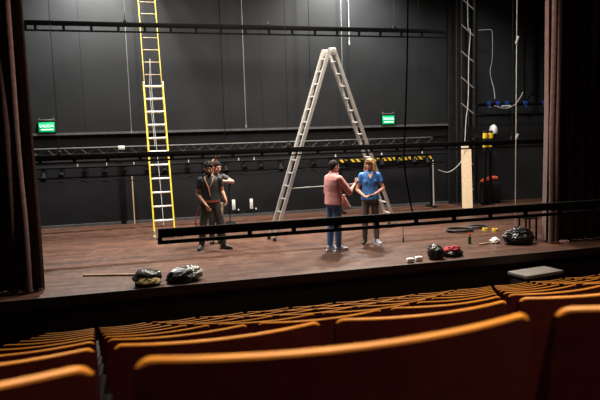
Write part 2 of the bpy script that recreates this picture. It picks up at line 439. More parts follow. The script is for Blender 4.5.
# rear bar with dark lamps
t = thing('lamp_bar', 'low black bar hung with dark stage lamps along the back wall', 'lighting bar', (3.2, 15.5, 1.2))
b = B(); cone(b, (-5.9, 0, .42), (5.4, 0, .42), .03, n=8); obj('pipe', b, 'black', t)
for z in (.16, .56): b = B(); cone(b, (-5.9, .05, z), (5.4, .05, z), .025, n=8); obj('side_pipe', b, 'black', t)
for i in range(22):
    x = -5.6 + i * .5 + random.uniform(-.06, .06); tl = random.uniform(-.5, .5)
    b = B(); rot = M.Rotation(tl, 3, 'X'); q = lambda p: V((x, 0, .25)) + rot @ V(p)
    cone(b, q((0, .06, .05)), q((0, -.14, -.06)), .05, .07, 14); box(b, V((x, 0, .38)), (.05, .05, .10)); box(b, V((x - .075, 0, .30)), (.012, .03, .16)); box(b, V((x + .075, 0, .30)), (.012, .03, .16)); box(b, V((x, 0, .38)), (.16, .03, .012))
    obj('lamp', b, 'black', t)
pts = []
for i in range(45):
    x = -5.8 + i * .25; pts.append((x, -.09, .08 + (.08 if i % 4 == 0 else 0) + random.uniform(-.05, .03)))
b = B(); tube(b, curve_pts(pts, 4), .016, 6); obj('cable', b, 'black', t)
for x in (-4.5, 0, 4.6):
    b = B(); cone(b, (x, 0, .42), (x, 0, 8.3), .004, n=6); obj('suspension_wire', b, 'black', t)

# vertical wires hanging in front of the back wall
for x, zb, r, m, lab in ((-.21, 2.52, .007, 'steelwire', 'pale wire hanging on the black back wall just left of the yellow ladder'),
                         (.02, 3.1, .006, 'darkmetal', 'dark thin wire hanging close beside the left rail of the yellow ladder'),
                         (2.25, 2.3, .011, 'black', 'thin black wire hanging midway between the yellow ladder and aluminium ladder'),
                         (2.86, 2.6, .008, 'steelwire', 'thin pale wire hanging left of the tall aluminium ladder'),
                         (4.75, 4.0, .009, 'black', 'thin dark wire ending above the top of the aluminium ladder'),
                         (5.72, 3.7, .008, 'steelwire', 'pale wire hanging just right of the aluminium ladder top'),
                         (5.95, 4.9, .008, 'rope', 'short pale wire reaching the high batten right of the aluminium ladder top')):
    b = B(); cone(b, (x, 16.15, zb), (x, 16.15, 9.5), r, n=6); box(b, (x, 16.15, zb - .04), (.03, .03, .09))
    tag(obj('hanging_wire', b, m), lab, 'wire')

# ------------------------------------------------------------------ exit signs
def exit_sign(x, label):
    t = thing('exit_sign', label, 'sign', (x, 16.37, 2.515), 0, None)
    b = B(); box(b, (0, .01, .15), (.43, .06, .32), bev=.01); obj('casing', b, 'black', t)
    b = B(); box(b, (0, -.028, .135), (.385, .02, .25), bev=.004); obj('panel', b, 'green', t)
    cu = bpy.data.curves.new('letters', 'FONT'); cu.body = 'SALIDA'; cu.size = .104; cu.extrude = .004; cu.align_x = 'CENTER'; cu.offset = .0015
    o = bpy.data.objects.new('tmp', cu); COL.objects.link(o); dg = bpy.context.evaluated_depsgraph_get(); dg.update()
    me = bpy.data.meshes.new_from_object(o.evaluated_get(dg)); bpy.data.objects.remove(o)
    me.materials.clear(); me.materials.append(MT['greenlight'])
    o = bpy.data.objects.new('lettering', me); COL.objects.link(o); o.parent = t; o.location = (0, -.044, .135); o.rotation_euler = (PI / 2, 0, 0); o['label'] = 'SALIDA in pale letters'
    b = B(); box(b, (.01, -.042, .075), (.30, .008, .030)); obj('stripe', b, 'greenlight', t)
    b = B(); box(b, (0, .0, .325), (.40, .03, .025), bev=.005); box(b, (-.17, 0, .35), (.03, .03, .05)); box(b, (.17, 0, .35), (.03, .03, .05)); obj('bracket', b, 'dullmetal', t)
exit_sign(-2.31, 'lit green SALIDA exit sign on the back wall beside the left curtain')
exit_sign(7.22, 'lit green SALIDA exit sign on the back wall right of the aluminium ladder')

# ------------------------------------------------------------------ yellow extension ladder
def yellow_ladder():
    t = thing('extension_ladder', 'tall yellow extension ladder with silver rungs leaning against the back wall', 'ladder', (.42, 13.44, 0), R(0))
    sl = .372; d = V((-.012, sl, 1)).normalized(); side = V((1, 0, 0)); nrm = V((0, 1, -sl)).normalized(); Lf = 8.1
    def rails(s0, s1, off, hw, name, m):
        for s in (-1, 1):
            b = B(); p = side * (s * hw) + nrm * off
            beam(b, p + d * s0, p + d * s1, .032 if off == 0 else .020, .075, side); obj(name, b, m, t)
    rails(.06, 3.82, 0, .225, 'rail', 'yellow'); rails(1.9, Lf, .075, .205, 'fly_rail', 'yellowdull')
    for i in range(11):
        b = B(); s = .42 + .335 * i; cone(b, side * -.22 + d * s, side * .22 + d * s, .021, n=8); obj('rung', b, 'rungbright', t)
    for i in range(18):
        b = B(); s = 2.1 + .335 * i; cone(b, side * -.20 + d * s + nrm * .075, side * .20 + d * s + nrm * .075, .014, n=8); obj('fly_rung', b, 'rungdull', t)
    for s in (-1, 1):
        b = B(); box(b, side * (s * .225) + V((0, .01, .035)), (.06, .11, .07), bev=.01); box(b, side * (s * .225) + V((0, .03, .12)), (.045, .06, .14), bev=.005); f = obj('foot', b, 'alu', t); f['label'] = 'silver swivel foot'
    for s in (-1, 1):
        b = B(); box(b, side * (s * .225) + d * 3.78 + nrm * .03, (.055, .10, .22), bev=.01); obj('rung_lock', b, 'alu', t)
    b = B(); tube(b, curve_pts([side * -.03 + d * 4.5 - nrm * .0, side * -.05 + d * 3 - nrm * .05, side * -.02 + d * 1.5 - nrm * .05, side * -.01 + d * .3 - nrm * .04], 6), .006, 6); tube(b, curve_pts([side * -.03 + d * 4.5, side * -.09 + d * 3.6 - nrm * .04, side * -.07 + d * 2.2 - nrm * .05], 6), .006, 6)
    o = obj('pull_rope', b, 'rope', t)
yellow_ladder()

# ------------------------------------------------------------------ tall aluminium A-frame ladder
def a_ladder():
    NL = V((2.65, 12.04, 0)); NR = V((5.83, 12.84, 0)); ap = V((4.17, 12.42, 4.06)); w = V((-.24, .97, 0)).normalized() * .27
    t = thing('folding_ladder', 'tall aluminium folding ladder standing open in an A on the stage', 'ladder', NL)
    for foot, sg in ((NL, -1), (NR, 1)):
        top = ap + V((.07 * sg, .017 * sg, 0)); d = (top - foot).normalized(); L = (top - foot).length
        for k in (0, 1):
            b = B(); p = foot - NL + w * k; beam(b, p + d * .05, p + d * (L + .05), .03, .074, w); obj('rail', b, 'alu', t)
            b = B(); inner = foot - NL + w * k + w.normalized() * (.03 if k == 0 else -.03); beam(b, inner + d * 2.05, inner + d * (L - .02), .02, .06, w); obj('inner_rail', b, 'alu', t)
            b = B(); box(b, p + V((0, 0, .035)), (.07, .06, .07), bev=.012); f = obj('foot', b, 'rubber', t); f['label'] = 'black rubber foot'
        for i in range(14):
            s = .35 + i * .292; b = B(); p = foot - NL + d * s; beam(b, p - w * .04, p + w * 1.04, .028, .028, d); obj('rung', b, 'alu', t)
    for k in (0, 1):
        b = B(); box(b, ap - NL + w * k + V((0, 0, -.02)), (.20, .055, .16), bev=.03); cone(b, ap - NL + w * k - w.normalized() * .04, ap - NL + w * k + w.normalized() * .04, .045, n=14); obj('hinge', b, 'alu', t)
    a = NL.lerp(ap, .27) - NL; c = NR.lerp(ap, .27) - NL
    b = B(); cone(b, a, c, .009, n=6); obj('strap', b, 'rope', t)
a_ladder()

# ------------------------------------------------------------------ equipment at the back right
t = thing('hazard_gate', 'black steel gate frame with yellow and black striped top bar by the back wall', 'frame', (6.95, 15.9, 0))
b = B(); box(b, (0, 0, 1.49), (2.9, .06, .085)); obj('striped_bar', b, 'hazbar', t)
for x in (-1.43, 1.43):
    b = B(); box(b, (x, 0, .73), (.06, .06, 1.45)); box(b, (x, 0, .02), (.12, .5, .04)); obj('post', b, 'black', t)
b = B(); cone(b, (1.49, -.06, .06), (1.47, -.06, 1.42), .022, n=8); p = obj('lift_cylinder', b, 'alu', t); p['label'] = 'silver lift cylinder'
b = B(); box(b, (0, 0, 1.32), (2.8, .05, .22)); obj('cross_beam', b, 'black', t)

b = B(); beam(b, (9.06, 14.98, 0), (9.50, 15.79, 1.83), .30, .03, (1, -.2, 0))
tag(obj('plank', b, 'pine'), 'pale pine plank leaning upright against the dark tower at back right', 'plank')

t = thing('truss_tower', 'dark vertical truss tower with metal braces at the right end of back wall', 'truss tower', (9.60, 16.0, 0))
for x in (-.20, .20):
    for y in (-.14, .14):
        b = B(); cone(b, (x, y, 0), (x, y, 9.4), .025, n=8); obj('chord', b, 'darkmetal', t)
for i in range(12):
    z = .45 + .77 * i
    b = B(); cone(b, (-.22, -.15, z + .32), (.2, -.15, z), .018, n=6); o = obj('brace', b, 'alu', t)
b = B(); box(b, (0, 0, .02), (.56, .56, .04)); obj('base_plate', b, 'darkmetal', t)
b = B(); box(b, (.1, -.22, 2.2), (.75, .02, .36)); 
for i in range(9): box(b, (-.25 + i * .087, -.24, 2.2), (.012, .012, .36))
obj('mesh_guard', b, 'darkmetal', t)
b = B(); tube(b, curve_pts([(-.05, -.2, 9), (-.07, -.2, 5.6), (.02, -.2, 5.2), (-.03, -.2, 4.4), (-.05, -.2, 3.2), (-.12, -.2, 2.6), (-.2, -.25, 1.9), (-.35, -.3, 1.35), (-.75, -.3, 1.05), (-1.1, -.3, 1.12)], 8), .011, 6)
tag(obj('power_cable', b, 'rope', loc=(9.60, 15.95, 0)), 'pale grey cable running down the dark truss tower and looping off left', 'cable')
b = B(); cone(b, (9.98, 16.1, 0), (9.98, 16.1, 9.4), .05, n=12); cone(b, (9.98, 16.1, 2.35), (9.98, 16.1, 2.75), .062, n=12)
tag(obj('standpipe', b, 'darkmetal'), 'thick dark pipe rising right beside the truss tower', 'pipe')
b = B(); tube(b, curve_pts([(10.05, 16.0, 5.27), (10.35, 15.98, 5.29), (10.48, 15.97, 5.27), (10.51, 15.97, 5.15), (10.51, 15.97, 4.45), (10.44, 15.97, 4.0), (10.49, 15.85, 3.5), (10.50, 15.80, 3.2)], 8), .009, 6)
tag(obj('loose_wire', b, 'rope'), 'pale loose wire dropping from a bracket right of the truss tower', 'wire')
for z, y in ((3.05, 16.0), (2.72, 16.05)):
    t = thing('wall_pipe', 'upper horizontal black pipe with blue clamps on the right back wall' if z > 3 else 'lower horizontal black pipe under the blue clamped one', 'pipe', (11.4, y, z))
    b = B(); cone(b, (-1.38, 0, 0), (2.2, 0, 0), .055 if z > 3 else .045, n=10); obj('pipe', b, 'black', t)
    b = B()
    for x in (-1.3, 0, 1.4): cone(b, (x, 0, 0), (x, .4, 0), .02, n=6)
    obj('bracket', b, 'black', t)
    if z > 3:
        for x in (-1.01, -.69, -.37, .28, .96):
            b = B(); box(b, (x, -.05, .02), (.13, .09, .12), bev=.02); cone(b, (x, -.06, -.05), (x, -.1, -.12), .025, n=8); obj('clamp', b, 'bluep', t)['label'] = 'blue plastic clamp'
        b = B(); box(b, (-.45, -.12, -.06), (.32, .02, .035)); obj('tag', b, 'white', t)['label'] = 'white strip tag'
        b = B(); tube(b, curve_pts([(-.85, -.1, -.05), (-.5, -.14, -.14), (-.15, -.14, -.02), (.05, -.14, .22), (.14, -.12, .35)], 6), .013, 6); obj('lead', b, 'rope', t)
for x in (10.0, 10.19):
    t = thing('bumper_post', ('left' if x < 10.1 else 'right') + ' one of two yellow and black striped posts near the plank', 'post', (x, 15.55, 0), 0, 'striped posts')
    b = B(); box(b, (0, 0, 1.93), (.115, .08, .62), bev=.01); obj('striped_sleeve', b, 'hazpost', t)
    b = B(); box(b, (0, .0, .82), (.07, .05, 1.64)); box(b, (0, 0, .015), (.18, .18, .03)); obj('post', b, 'black', t)
t = thing('dome_lamp', 'small white dome lamp on the dark wall above the striped posts', 'lamp', (10.58, 16.0, 2.11))
b = B(); ell(b, (0, 0, .12), (.13, .13, .20), seg=16, rg=10); bmesh.ops.bisect_plane(b, geom=b.verts[:] + b.edges[:] + b.faces[:], plane_co=(0, 0, .04), plane_no=(0, 0, 1), clear_inner=True); obj('shade', b, 'white', t)
b = B(); cone(b, (0, 0, .06), (0, .4, .02), .02, n=8); cone(b, (0, 0, .06), (0, 0, -.05), .03, n=8); obj('arm', b, 'black', t)
t = thing('equipment_case', 'tall black equipment case by the back wall right of the plank', 'case', (10.37, 15.9, 0))
b = B(); box(b, (0, 0, .34), (.58, .4, .62), bev=.02); obj('body', b, 'blackcloth', t)
for x in (-.25, .25):
    for y in (-.14, .14):
        b = B(); cone(b, (x - .02, y, .035), (x + .02, y, .035), .035, n=12); obj('wheel', b, 'rubber', t)
b = B(); pts = curve_pts([(-.30, 0, .0), (-.2, -.02, .03), (-.05, 0, .035), (.0, .01, .055), (.12, 0, .08), (.24, 0, .09), (.30, 0, .07)], 5)
tube(b, pts, [.02 + .055 * math.sin(PI * i / (len(pts) - 1)) ** .5 + .008 * math.sin(i * 1.9) for i in range(len(pts))], 12)
tag(obj('orange_cloth', b, 'orange', loc=(10.36, 15.9, .69)), 'bright orange rolled cloth lying on the black case', 'cloth')

b = B(); tube(b, [(7.90, 11.1, 0), (7.90, 11.1, 8)], .010, 8); cone(b, (7.89, 11.1, 4.05), (7.92, 11.06, 4.2), .025, n=6); cone(b, (7.9, 11.1, 2.0), (7.93, 11.06, 2.12), .025, n=6)
tag(obj('steel_line', b, 'alu'), 'bright taut vertical steel line in front of the right back wall', 'line')
b = B(); cone(b, (12.14, 16.15, 3.3), (12.14, 16.15, 9.4), .055, n=8); cone(b, (12.14, 16.15, 3.5), (11.86, 16.15, 3.15), .03, n=8)
tag(obj('drop_pipe', b, 'black'), 'black vertical pipe coming down to the blue clamped pipe', 'pipe')
b = B(); tube(b, curve_pts([(11.85, 16.25, 9), (11.83, 16.25, 5), (11.85, 16.25, 3.2)], 6), .014, 6)
tag(obj('black_rope', b, 'black'), 'black rope hanging left of the vertical pipe by the right curtain', 'rope')
b = B(); box(b, (9.72, 16.33, 4.805), (1.0, .04, 9.6))
tag(obj('masking_cloth', b, 'blackcloth'), 'narrow black masking cloth behind the truss tower', 'cloth')

# items along the back wall
for x, lab in ((2.47, 'left one of two white strips low on the back wall'), (2.98, 'right one of two white strips low on the back wall')):
    t = thing('wall_strip', lab, 'strip', (x, 16.47, .20), 0, 'white strips on the back wall')
    b = B(); box(b, (0, 0, .145), (.085, .05, .29), bev=.008); obj('cover', b, 'white', t)
    b = B(); box(b, (.13, .0, -.0), (.03, .03, .05)); obj('socket', b, 'white', t)
b = B(); cone(b, (-.27, 16.36, 0), (-.27, 16.40, 1.3), .015, .014, n=8)
tag(obj('wooden_pole', b, 'pine'), 'thin pale wooden pole leaning on the back wall left of the yellow ladder', 'pole')
t = thing('microphone_stand', 'thin black microphone stand behind the man in the black shirt', 'stand', (2.17, 15.2, 0))
b = B(); cone(b, (0, 0, .02), (0, 0, .92), .014, n=8); obj('pole', b, 'black', t)
b = B(); cone(b, (0, 0, 0), (0, 0, .05), .16, .10, n=20); obj('base', b, 'black', t)
b = B(); cone(b, (0, 0, .9), (.03, -.04, 1.06), .02, .03, n=8); obj('clip', b, 'black', t)
# ------------------------------------------------------------------ things on the stage floor
def blob(bm, c, r, amp, freq, seed, flat=.0, sub=4):
    g = bmesh.ops.create_icosphere(bm, subdivisions=sub, radius=1)
    for v in g['verts']:
        n = v.co.normalized(); q = n * freq + V((seed * 3.1, seed * 1.7, seed))
        k = 1 + amp * (noise.noise(q) + .6 * abs(noise.noise(q * 2.3)) - .2 + .35 * noise.noise(q * 5))
        p = V((n.x * r[0] * k, n.y * r[1] * k, n.z * r[2] * k))
        if p.z < -r[2] * .55: p.z = -r[2] * .55
        v.co = p + V(c) + V((0, 0, r[2] * .55))

t = thing('bundle_bag', 'dark plastic wrapped bundle with yellowish padding at the stage edge', 'bag', (-.01, 9.0, .005), R(6))
b = B(); blob(b, (0, .02, .06), (.215, .155, .125), .16, 1.6, 1); obj('wrapping', b, 'greysack', t)
b = B(); blob(b, (.01, -.09, .045), (.17, .07, .065), .3, 4, 3, sub=3); o = obj('padding', b, 'strawroll', t); o['label'] = 'yellow and white padding'
b = B(); blob(b, (0, .0, 0), (.20, .15, .07), .15, 2.5, 5, sub=3); obj('base_wrap', b, 'plastic', t)
t = thing('rubbish_sack', 'crumpled dark sack with shiny clear film right of the yellow padded bundle', 'bag', (.56, 9.06, .005), R(12))
b = B(); blob(b, (-.05, 0, 0), (.25, .18, .14), .22, 1.8, 7); obj('sack', b, 'plastic', t)
b = B(); blob(b, (.11, .02, .04), (.17, .15, .12), .22, 2.6, 11, sub=5); o = obj('film', b, 'shinysack', t); o['label'] = 'shiny crumpled clear film'
b = B(); cone(b, (-1.03, 10.06, .02), (-.16, 9.76, .02), .018, n=8)
tag(obj('wooden_stick', b, 'stickwood'), 'brown wooden stick lying on the stage behind the yellow padded bundle', 'stick')

t = thing('round_bag', 'rounded black bag with grey top at the stage edge beside red bundle', 'bag', (4.86, 9.06, .005))
b = B(); blob(b, (0, 0, .0), (.15, .13, .155), .2, 2, 13); obj('body', b, 'plastic', t)
b = B(); blob(b, (-.02, .03, .13), (.11, .10, .07), .3, 3, 15, sub=3); obj('top_flap', b, 'greysack', t)['label'] = 'grey shiny flap'
t = thing('red_bundle', 'dark red cloth bundle on a black bag at the stage edge', 'bundle', (5.24, 9.14, .005), R(8))
b = B(); blob(b, (0, 0, 0), (.20, .12, .085), .25, 2.4, 17, sub=3); obj('bag', b, 'plastic', t)
b = B(); blob(b, (-.01, .01, .085), (.17, .10, .065), .28, 2.2, 19); obj('cloth', b, 'redcloth', t)['label'] = 'dark red folded cloth'
b = B(); box(b, (-.12, -.11, .08), (.03, .02, .04)); obj('buckle', b, 'white', t)
for x, y, lab in ((4.31, 8.93, 'left one of two small white blocks at the stage edge'), (4.50, 9.0, 'right one of two small white blocks at the stage edge')):
    t = thing('white_block', lab, 'block', (x, y, .004), R(-6), 'white blocks at the stage edge')
    b = B(); box(b, (0, 0, .04), (.125, .07, .07), bev=.012); obj('block', b, 'white', t)
    b = B(); cone(b, (0, 0, .072), (0, 0, .082), .022, n=12); obj('cap', b, 'offwhite', t)
t = thing('spray_can', 'small dark can with red cap standing on the stage', 'can', (6.14, 10.08, 0))
b = B(); cone(b, (0, 0, .002), (0, 0, .15), .033, n=16); cone(b, (0, 0, .15), (0, 0, .165), .033, .02, n=16); obj('body', b, 'cangreen', t)
b = B(); cone(b, (0, 0, .155), (0, 0, .21), .026, n=14); obj('cap', b, 'canred', t)['label'] = 'red cap'
t = thing('rubbish_sack', 'bulky black plastic sack on the stage near the right curtain', 'bag', (6.98, 9.72, .005), R(-10))
b = B(); blob(b, (0, 0, 0), (.29, .22, .20), .26, 1.7, 23, sub=5); obj('sack', b, 'plastic', t)
b = B(); blob(b, (.02, .03, .24), (.06, .06, .06), .7, 4, 24, sub=3); obj('knot', b, 'plastic', t)
b = B(); blob(b, (6.60, 9.92, .003), (.085, .09, .075), .35, 2.6, 25)
tag(obj('white_bag', b, 'offwhite'), 'small crumpled white bag left of the black sack', 'bag')
b = B(); cone(b, (6.20, 9.85, .018), (6.50, 9.92, .018), .016, n=8)
tag(obj('wooden_stick', b, 'stickwood'), 'short brown stick pointing left from the small white bag', 'stick')
for x, y, z, lab in ((7.30, 11.35, .030, 'left yellow tape roll on the stage behind the white bag'), (7.44, 11.18, .030, 'right yellow tape roll on the stage behind the white bag')):
    b = B(); n = 20; rs = []
    for rr, zz in ((.06, -.028), (.06, .028), (.035, .028), (.035, -.028)): rs.append(ring(b, (0, 0, zz), V((1, 0, 0)), V((0, 1, 0)), rr, rr, n))
    rs.append(rs[0]); skin_rings(b, rs, False)
    tag(obj('tape_roll', b, 'tape', loc=(x, y, z)), lab, 'tape', 'tape rolls')
for x, y, n, rad, lab in ((6.72, 11.5, 4, .22, 'loose black cable coil on the stage behind the small can'), (7.32, 11.75, 3, .17, 'flat black cable loops left of the tape rolls')):
    b = B(); cp = []
    for i in range(n * 10):
        a = i / 10 * 2 * PI; rr = rad * (1 + .18 * math.sin(i * .7 + x)); cp.append((x + rr * 1.3 * math.cos(a), y + rr * math.sin(a), .02 + .012 * (i // 10) + .006 * math.sin(i)))
    tube(b, curve_pts(cp, 3), .016, 6); tag(obj('cable_coil', b, 'rubber'), lab, 'cable')
# stool by the curtain
t = thing('stool', 'black steel stool frame on the stage beside the right curtain', 'stool', (7.42, 10.02, 0), R(-8))
for x in (-.11, .11):
    for y in (-.13, .13):
        b = B(); box(b, (x, y, .22), (.028, .028, .44)); obj('leg', b, 'black', t)
b = B(); box(b, (0, 0, .45), (.28, .32, .03), bev=.008); obj('seat', b, 'black', t)
b = B()
for y in (-.13, .13): box(b, (0, y, .06), (.22, .02, .02))
obj('stretcher', b, 'black', t)
b = B(); blob(b, (7.78, 9.42, .0), (.13, .06, .035), .4, 3, 31, sub=3)
tag(obj('rag', b, 'palepink'), 'pale crumpled rag on the stage at the foot of the right curtain', 'rag')

# step below the stage edge
t = thing('step_bench', 'grey topped wooden step bench in front of the stage at right', 'step', (6.40, 8.42, rowZ[-1] - .9), R(9))
hz = .9 - rowZ[-1] - .215
b = B(); box(b, (0, 0, hz - .03), (.84, .43, .06), bev=.01); obj('tread', b, 'stepgrey', t)
for x in (-.36, .36):
    b = B(); box(b, (x, 0, (hz - .06) / 2), (.05, .38, hz - .06)); obj('leg', b, 'apron', t)
b = B(); box(b, (0, .14, .3), (.70, .04, .10)); obj('stretcher', b, 'apron', t)

# ------------------------------------------------------------------ people
def rot_head(yaw, pitch=0, roll=0): return M.Rotation(yaw, 3, 'Z') @ M.Rotation(pitch, 3, 'X') @ M.Rotation(roll, 3, 'Y')

def head_vol(b, c, r):
    q = lambda p: V(c) + r @ V(p)
    ell(b, q((0, -.012, .022)), (.074, .094, .098), r, 20, 14)
    ell(b, q((0, .022, -.045)), (.057, .066, .076), r, 16, 12)
    ell(b, q((0, .062, -.098)), (.028, .022, .02), r, 12, 8)
    cone(b, q((0, .076, .012)), q((0, .104, -.026)), .008, .0145, 8); ell(b, q((0, .100, -.028)), (.016, .014, .011), r, 10, 6)
    ell(b, q((0, .074, .034)), (.055, .016, .011), r, 12, 6)
    ell(b, q((0, .083, -.060)), (.024, .011, .010), r, 12, 6)
    for s in (-1, 1):
        ell(b, q((s * .077, -.004, -.008)), (.011, .021, .032), r, 10, 8)
        ell(b, q((s * .042, .058, -.022)), (.024, .02, .022), r, 10, 8)

def hand_vol(b, w, d, n, ts, curl=.5, sc=1.0):
    d = V(d).normalized(); n = V(n); n = (n - d * n.dot(d)).normalized(); s = d.cross(n) * ts
    q = lambda a, e, f: V(w) + (d * a + s * e + n * f) * sc
    rot = M((d, s, n)).transposed()
    ell(b, q(.045, 0, 0), (.055 * sc, .044 * sc, .019 * sc), rot, 14, 10)
    for i, (off, L) in enumerate(((.031, .072), (.0105, .080), (-.0105, .074), (-.031, .058))):
        p = q(.078 - abs(off) * .15, off, 0); ang = .12; r = .0088 * sc
        for k, fr in enumerate((.45, .31, .24)):
            ang += curl * (.6 if k == 0 else .9)
            dd = (d * math.cos(ang) + n * math.sin(ang) + s * off * 2.6).normalized(); p2 = p + dd * L * fr * sc
            cap(b, p, p2, r, r * .93, 8); p = p2; r *= .93
    p = q(.018, .030, .004); dd = (d * .62 + s * .75 + n * .25).normalized(); p2 = p + dd * .042 * sc; cap(b, p, p2, .0115 * sc, .0100 * sc, 8)
    dd = (d * .88 + s * .35 + n * .35).normalized(); cap(b, p2, p2 + dd * .034 * sc, .0100 * sc, .0088 * sc, 8)

def loft(b, rings, n=20):
    rs = [ring(b, c, V((1, 0, 0)), V((0, 1, 0)), rx, ry, n) for c, rx, ry in rings]; skin_rings(b, rs)

def person(name, label, loc, rz, P):
    t = thing(name, label, 'person', loc, rz)
    J = P['J']; h = P.get('fem', 0); lean = V(P.get('lean', (0, 0, 0)))
    pel = V(J['pelvis']); H = V(J['head']); hr = P['hr']
    sp = lambda z: pel + V((lean.x, lean.y, 1)) * (z - pel.z)
    k = .93 if h else 1.0
    tor = [(.88, .150, .105), (.95, .165, .118), (1.04, .152 if not h else .132, .108), (1.15, .150 if not h else .128, .106), (1.27, .165 * k, .118), (1.37, .170 * k, .112), (1.43, .145 * k, .092), (1.475, .085, .070), (1.51, .058, .058)]
    f = P.get('girth', 1)
    # body
    b = B(); loft(b, [(sp(z), rx * f, ry * f) for z, rx, ry in tor])
    cone(b, sp(1.46), H + V((0, 0, -.03)), .056, .052, 14); head_vol(b, H, hr)
    for s in ('R', 'L'):
        sh, el, wr = V(J['sh' + s]), V(J['el' + s]), V(J['wr' + s])
        cap(b, sh, el, .050 * k, .039 * k, 14); cap(b, el, wr, .039 * k, .026 * k, 14)
        m = el.lerp(wr, .28); ell(b, m, .042 * k, seg=12, rg=8)
        hip, kn, an = V(J['hip' + s]), V(J['kn' + s]), V(J['an' + s])
        cap(b, hip, kn, .082, .056, 14); cap(b, kn, an, .054, .038, 14); ell(b, kn.lerp(an, .3) + V((0, -.012, 0)), (.055, .058, .10), seg=12, rg=8)
        ft = J.get('toe' + s, (an.x, an.y + .15)); cap(b, an + V((0, 0, -.03)), V((ft[0], ft[1], .04)), .036, .028, 10)
        hd = P.get('hand' + s, {})
        d = V(hd.get('d', tuple(wr - el))); hand_vol(b, wr, d, hd.get('n', (0, 1, 0)), hd.get('ts', 1), hd.get('curl', .45), .94 if h else 1.0)
    solid('body', b, P['skin'], t, .0048, 4)
    # eyes and mouth
    q = lambda p: H + hr @ V(p)
    for s in (-1, 1):
        b = B(); ell(b, q((s * .030, .079, .013)), (.013, .008, .008), hr, 10, 8); obj('eye', b, 'eye', t)
    b = B(); ell(b, q((0, .093, -.060)), (.020, .005, .006), hr, 10, 6); obj('mouth', b, 'lips', t)
    # trousers
    b = B(); loft(b, [(sp(z), (rx + .014) * f, (ry + .014) * f) for z, rx, ry in ((.86, .15, .11), (.95, .168, .121), (1.0, .158 if not h else .15, .112))])
    lw = P.get('leg_w', 1)
    for s in ('R', 'L'):
        hip, kn, an = V(J['hip' + s]), V(J['kn' + s]), V(J['an' + s])
        cap(b, hip, kn, .098 * lw, .073 * lw, 14); cap(b, kn, kn.lerp(an, .3), .073 * lw, .071 * lw, 14); cone(b, kn.lerp(an, .3), an.lerp(kn, P.get('ankle', .02)), .072 * lw, .056 * lw, 14)
    solid('trousers', b, P['pants'], t, .008, 4)
    # shirt
    b = B(); z0 = P.get('hem', .93)
    loft(b, [(sp(z), (rx + e) * f, (ry + e) * f) for z, rx, ry, e in ((z0, .160 if not h else .158, .116, .030), (1.04, .155 if not h else .138, .110, .028), (1.15, .152 if not h else .130, .108, .026), (1.27, .165 * k, .119, .020), (1.37, .172 * k, .112, .016), (1.43, .148 * k, .094, .015), (1.472, .088, .074, .012), (1.487, .072, .068, .01))])
    if h:
        for s in (-1, 1): ell(b, sp(1.26) + V((s * .065, .085, 0)), (.068, .048, .075), seg=14, rg=10)
    for s in ('R', 'L'):
        sh, el = V(J['sh' + s]), V(J['el' + s]); e = sh.lerp(el, P['sleeve'][s]); ell(b, sh, .066 * k, seg=14, rg=10); cone(b, sh, e, .066 * k, .063 * k, 16)
        if P['sleeve'][s] >= 1:
            wr = V(J['wr' + s]); ell(b, el, .060, seg=12, rg=8); cone(b, el, el.lerp(wr, .12), .060, .056, 16)
    solid('shirt', b, P['shirt'], t, .008, 5)
    # shoes
    for s in ('R', 'L'):
        an = V(J['an' + s]); ft = J.get('toe' + s, (an.x, an.y + .15)); d = V((ft[0] - an.x, ft[1] - an.y, 0)).normalized(); rot = M((d.cross(V((0, 0, 1))), d, V((0, 0, 1)))).transposed()
        q2 = lambda p: V((an.x, an.y, 0)) + rot @ V(p)
        b = B(); ell(b, q2((0, .10, .045)), (.046, .115, .038), rot, 14, 10); ell(b, q2((0, -.02, .055)), (.040, .062, .05), rot, 14, 10); cone(b, q2((0, -.01, .05)), q2((0, -.01, .115)), .046, .047, 14); ell(b, q2((0, .04, .075)), (.036, .075, .035), rot, 12, 8)
        o = solid('shoe', b, P['shoe'][s], t, .006, 3)
        b = B(); n = 18; prof = [ring(b, q2((0, .055, z)), rot @ V((1, 0, 0)), rot @ V((0, 1, 0)), .048, .158, n) for z in (.001, .022)]; skin_rings(b, prof); obj('sole', b, P.get('sole', 'sole'), o)
    return t, q, sp

# --- man in the salmon shirt, seen from behind his right side, reaching towards the woman
hr1 = rot_head(R(-4), R(-2))
p1, q1, sp1 = person('person', 'person in a salmon shirt and jeans, hand raised towards the one in blue', (3.47, 10.46, 0), R(-72), dict(
    J=dict(pelvis=(0, 0, .93), head=(0, .035, 1.605), shR=(.185, .01, 1.39), elR=(.25, .20, 1.13), wrR=(.17, .40, 1.27), shL=(-.185, .01, 1.39), elL=(-.25, .03, 1.10), wrL=(-.17, .24, 1.02),
           hipR=(.09, 0, .91), knR=(.095, .02, .49), anR=(.10, .02, .08), toeR=(.13, .19), hipL=(-.09, 0, .91), knL=(-.10, .0, .49), anL=(-.11, -.03, .08), toeL=(-.14, .14)),
    hr=hr1, skin='skin', shirt='pink', pants='jeans', shoe=dict(R='sneaker', L='sneaker'), sleeve=dict(R=1.0, L=1.0), girth=1.06, hem=.90,
    handR=dict(d=(-.1, .75, .45), n=(-1, 0, .3), ts=1, curl=.5), handL=dict(d=(.2, .6, -.5), n=(.6, 0, .8), ts=1, curl=.8)))
b = B(); ell(b, q1((0, -.020, .040)), (.081, .099, .093), hr1, 20, 14); ell(b, q1((0, -.052, .0)), (.068, .060, .062), hr1, 16, 12)
bmesh.ops.bisect_plane(b, geom=b.verts[:] + b.edges[:] + b.faces[:], plane_co=q1((0, .065, .055)), plane_no=hr1 @ V((0, .8, -.75)), clear_outer=True)
bmesh.ops.holes_fill(b, edges=[e for e in b.edges if e.is_boundary]); solid('hair', b, 'hairgrey', p1, .005, 3)
b = B()
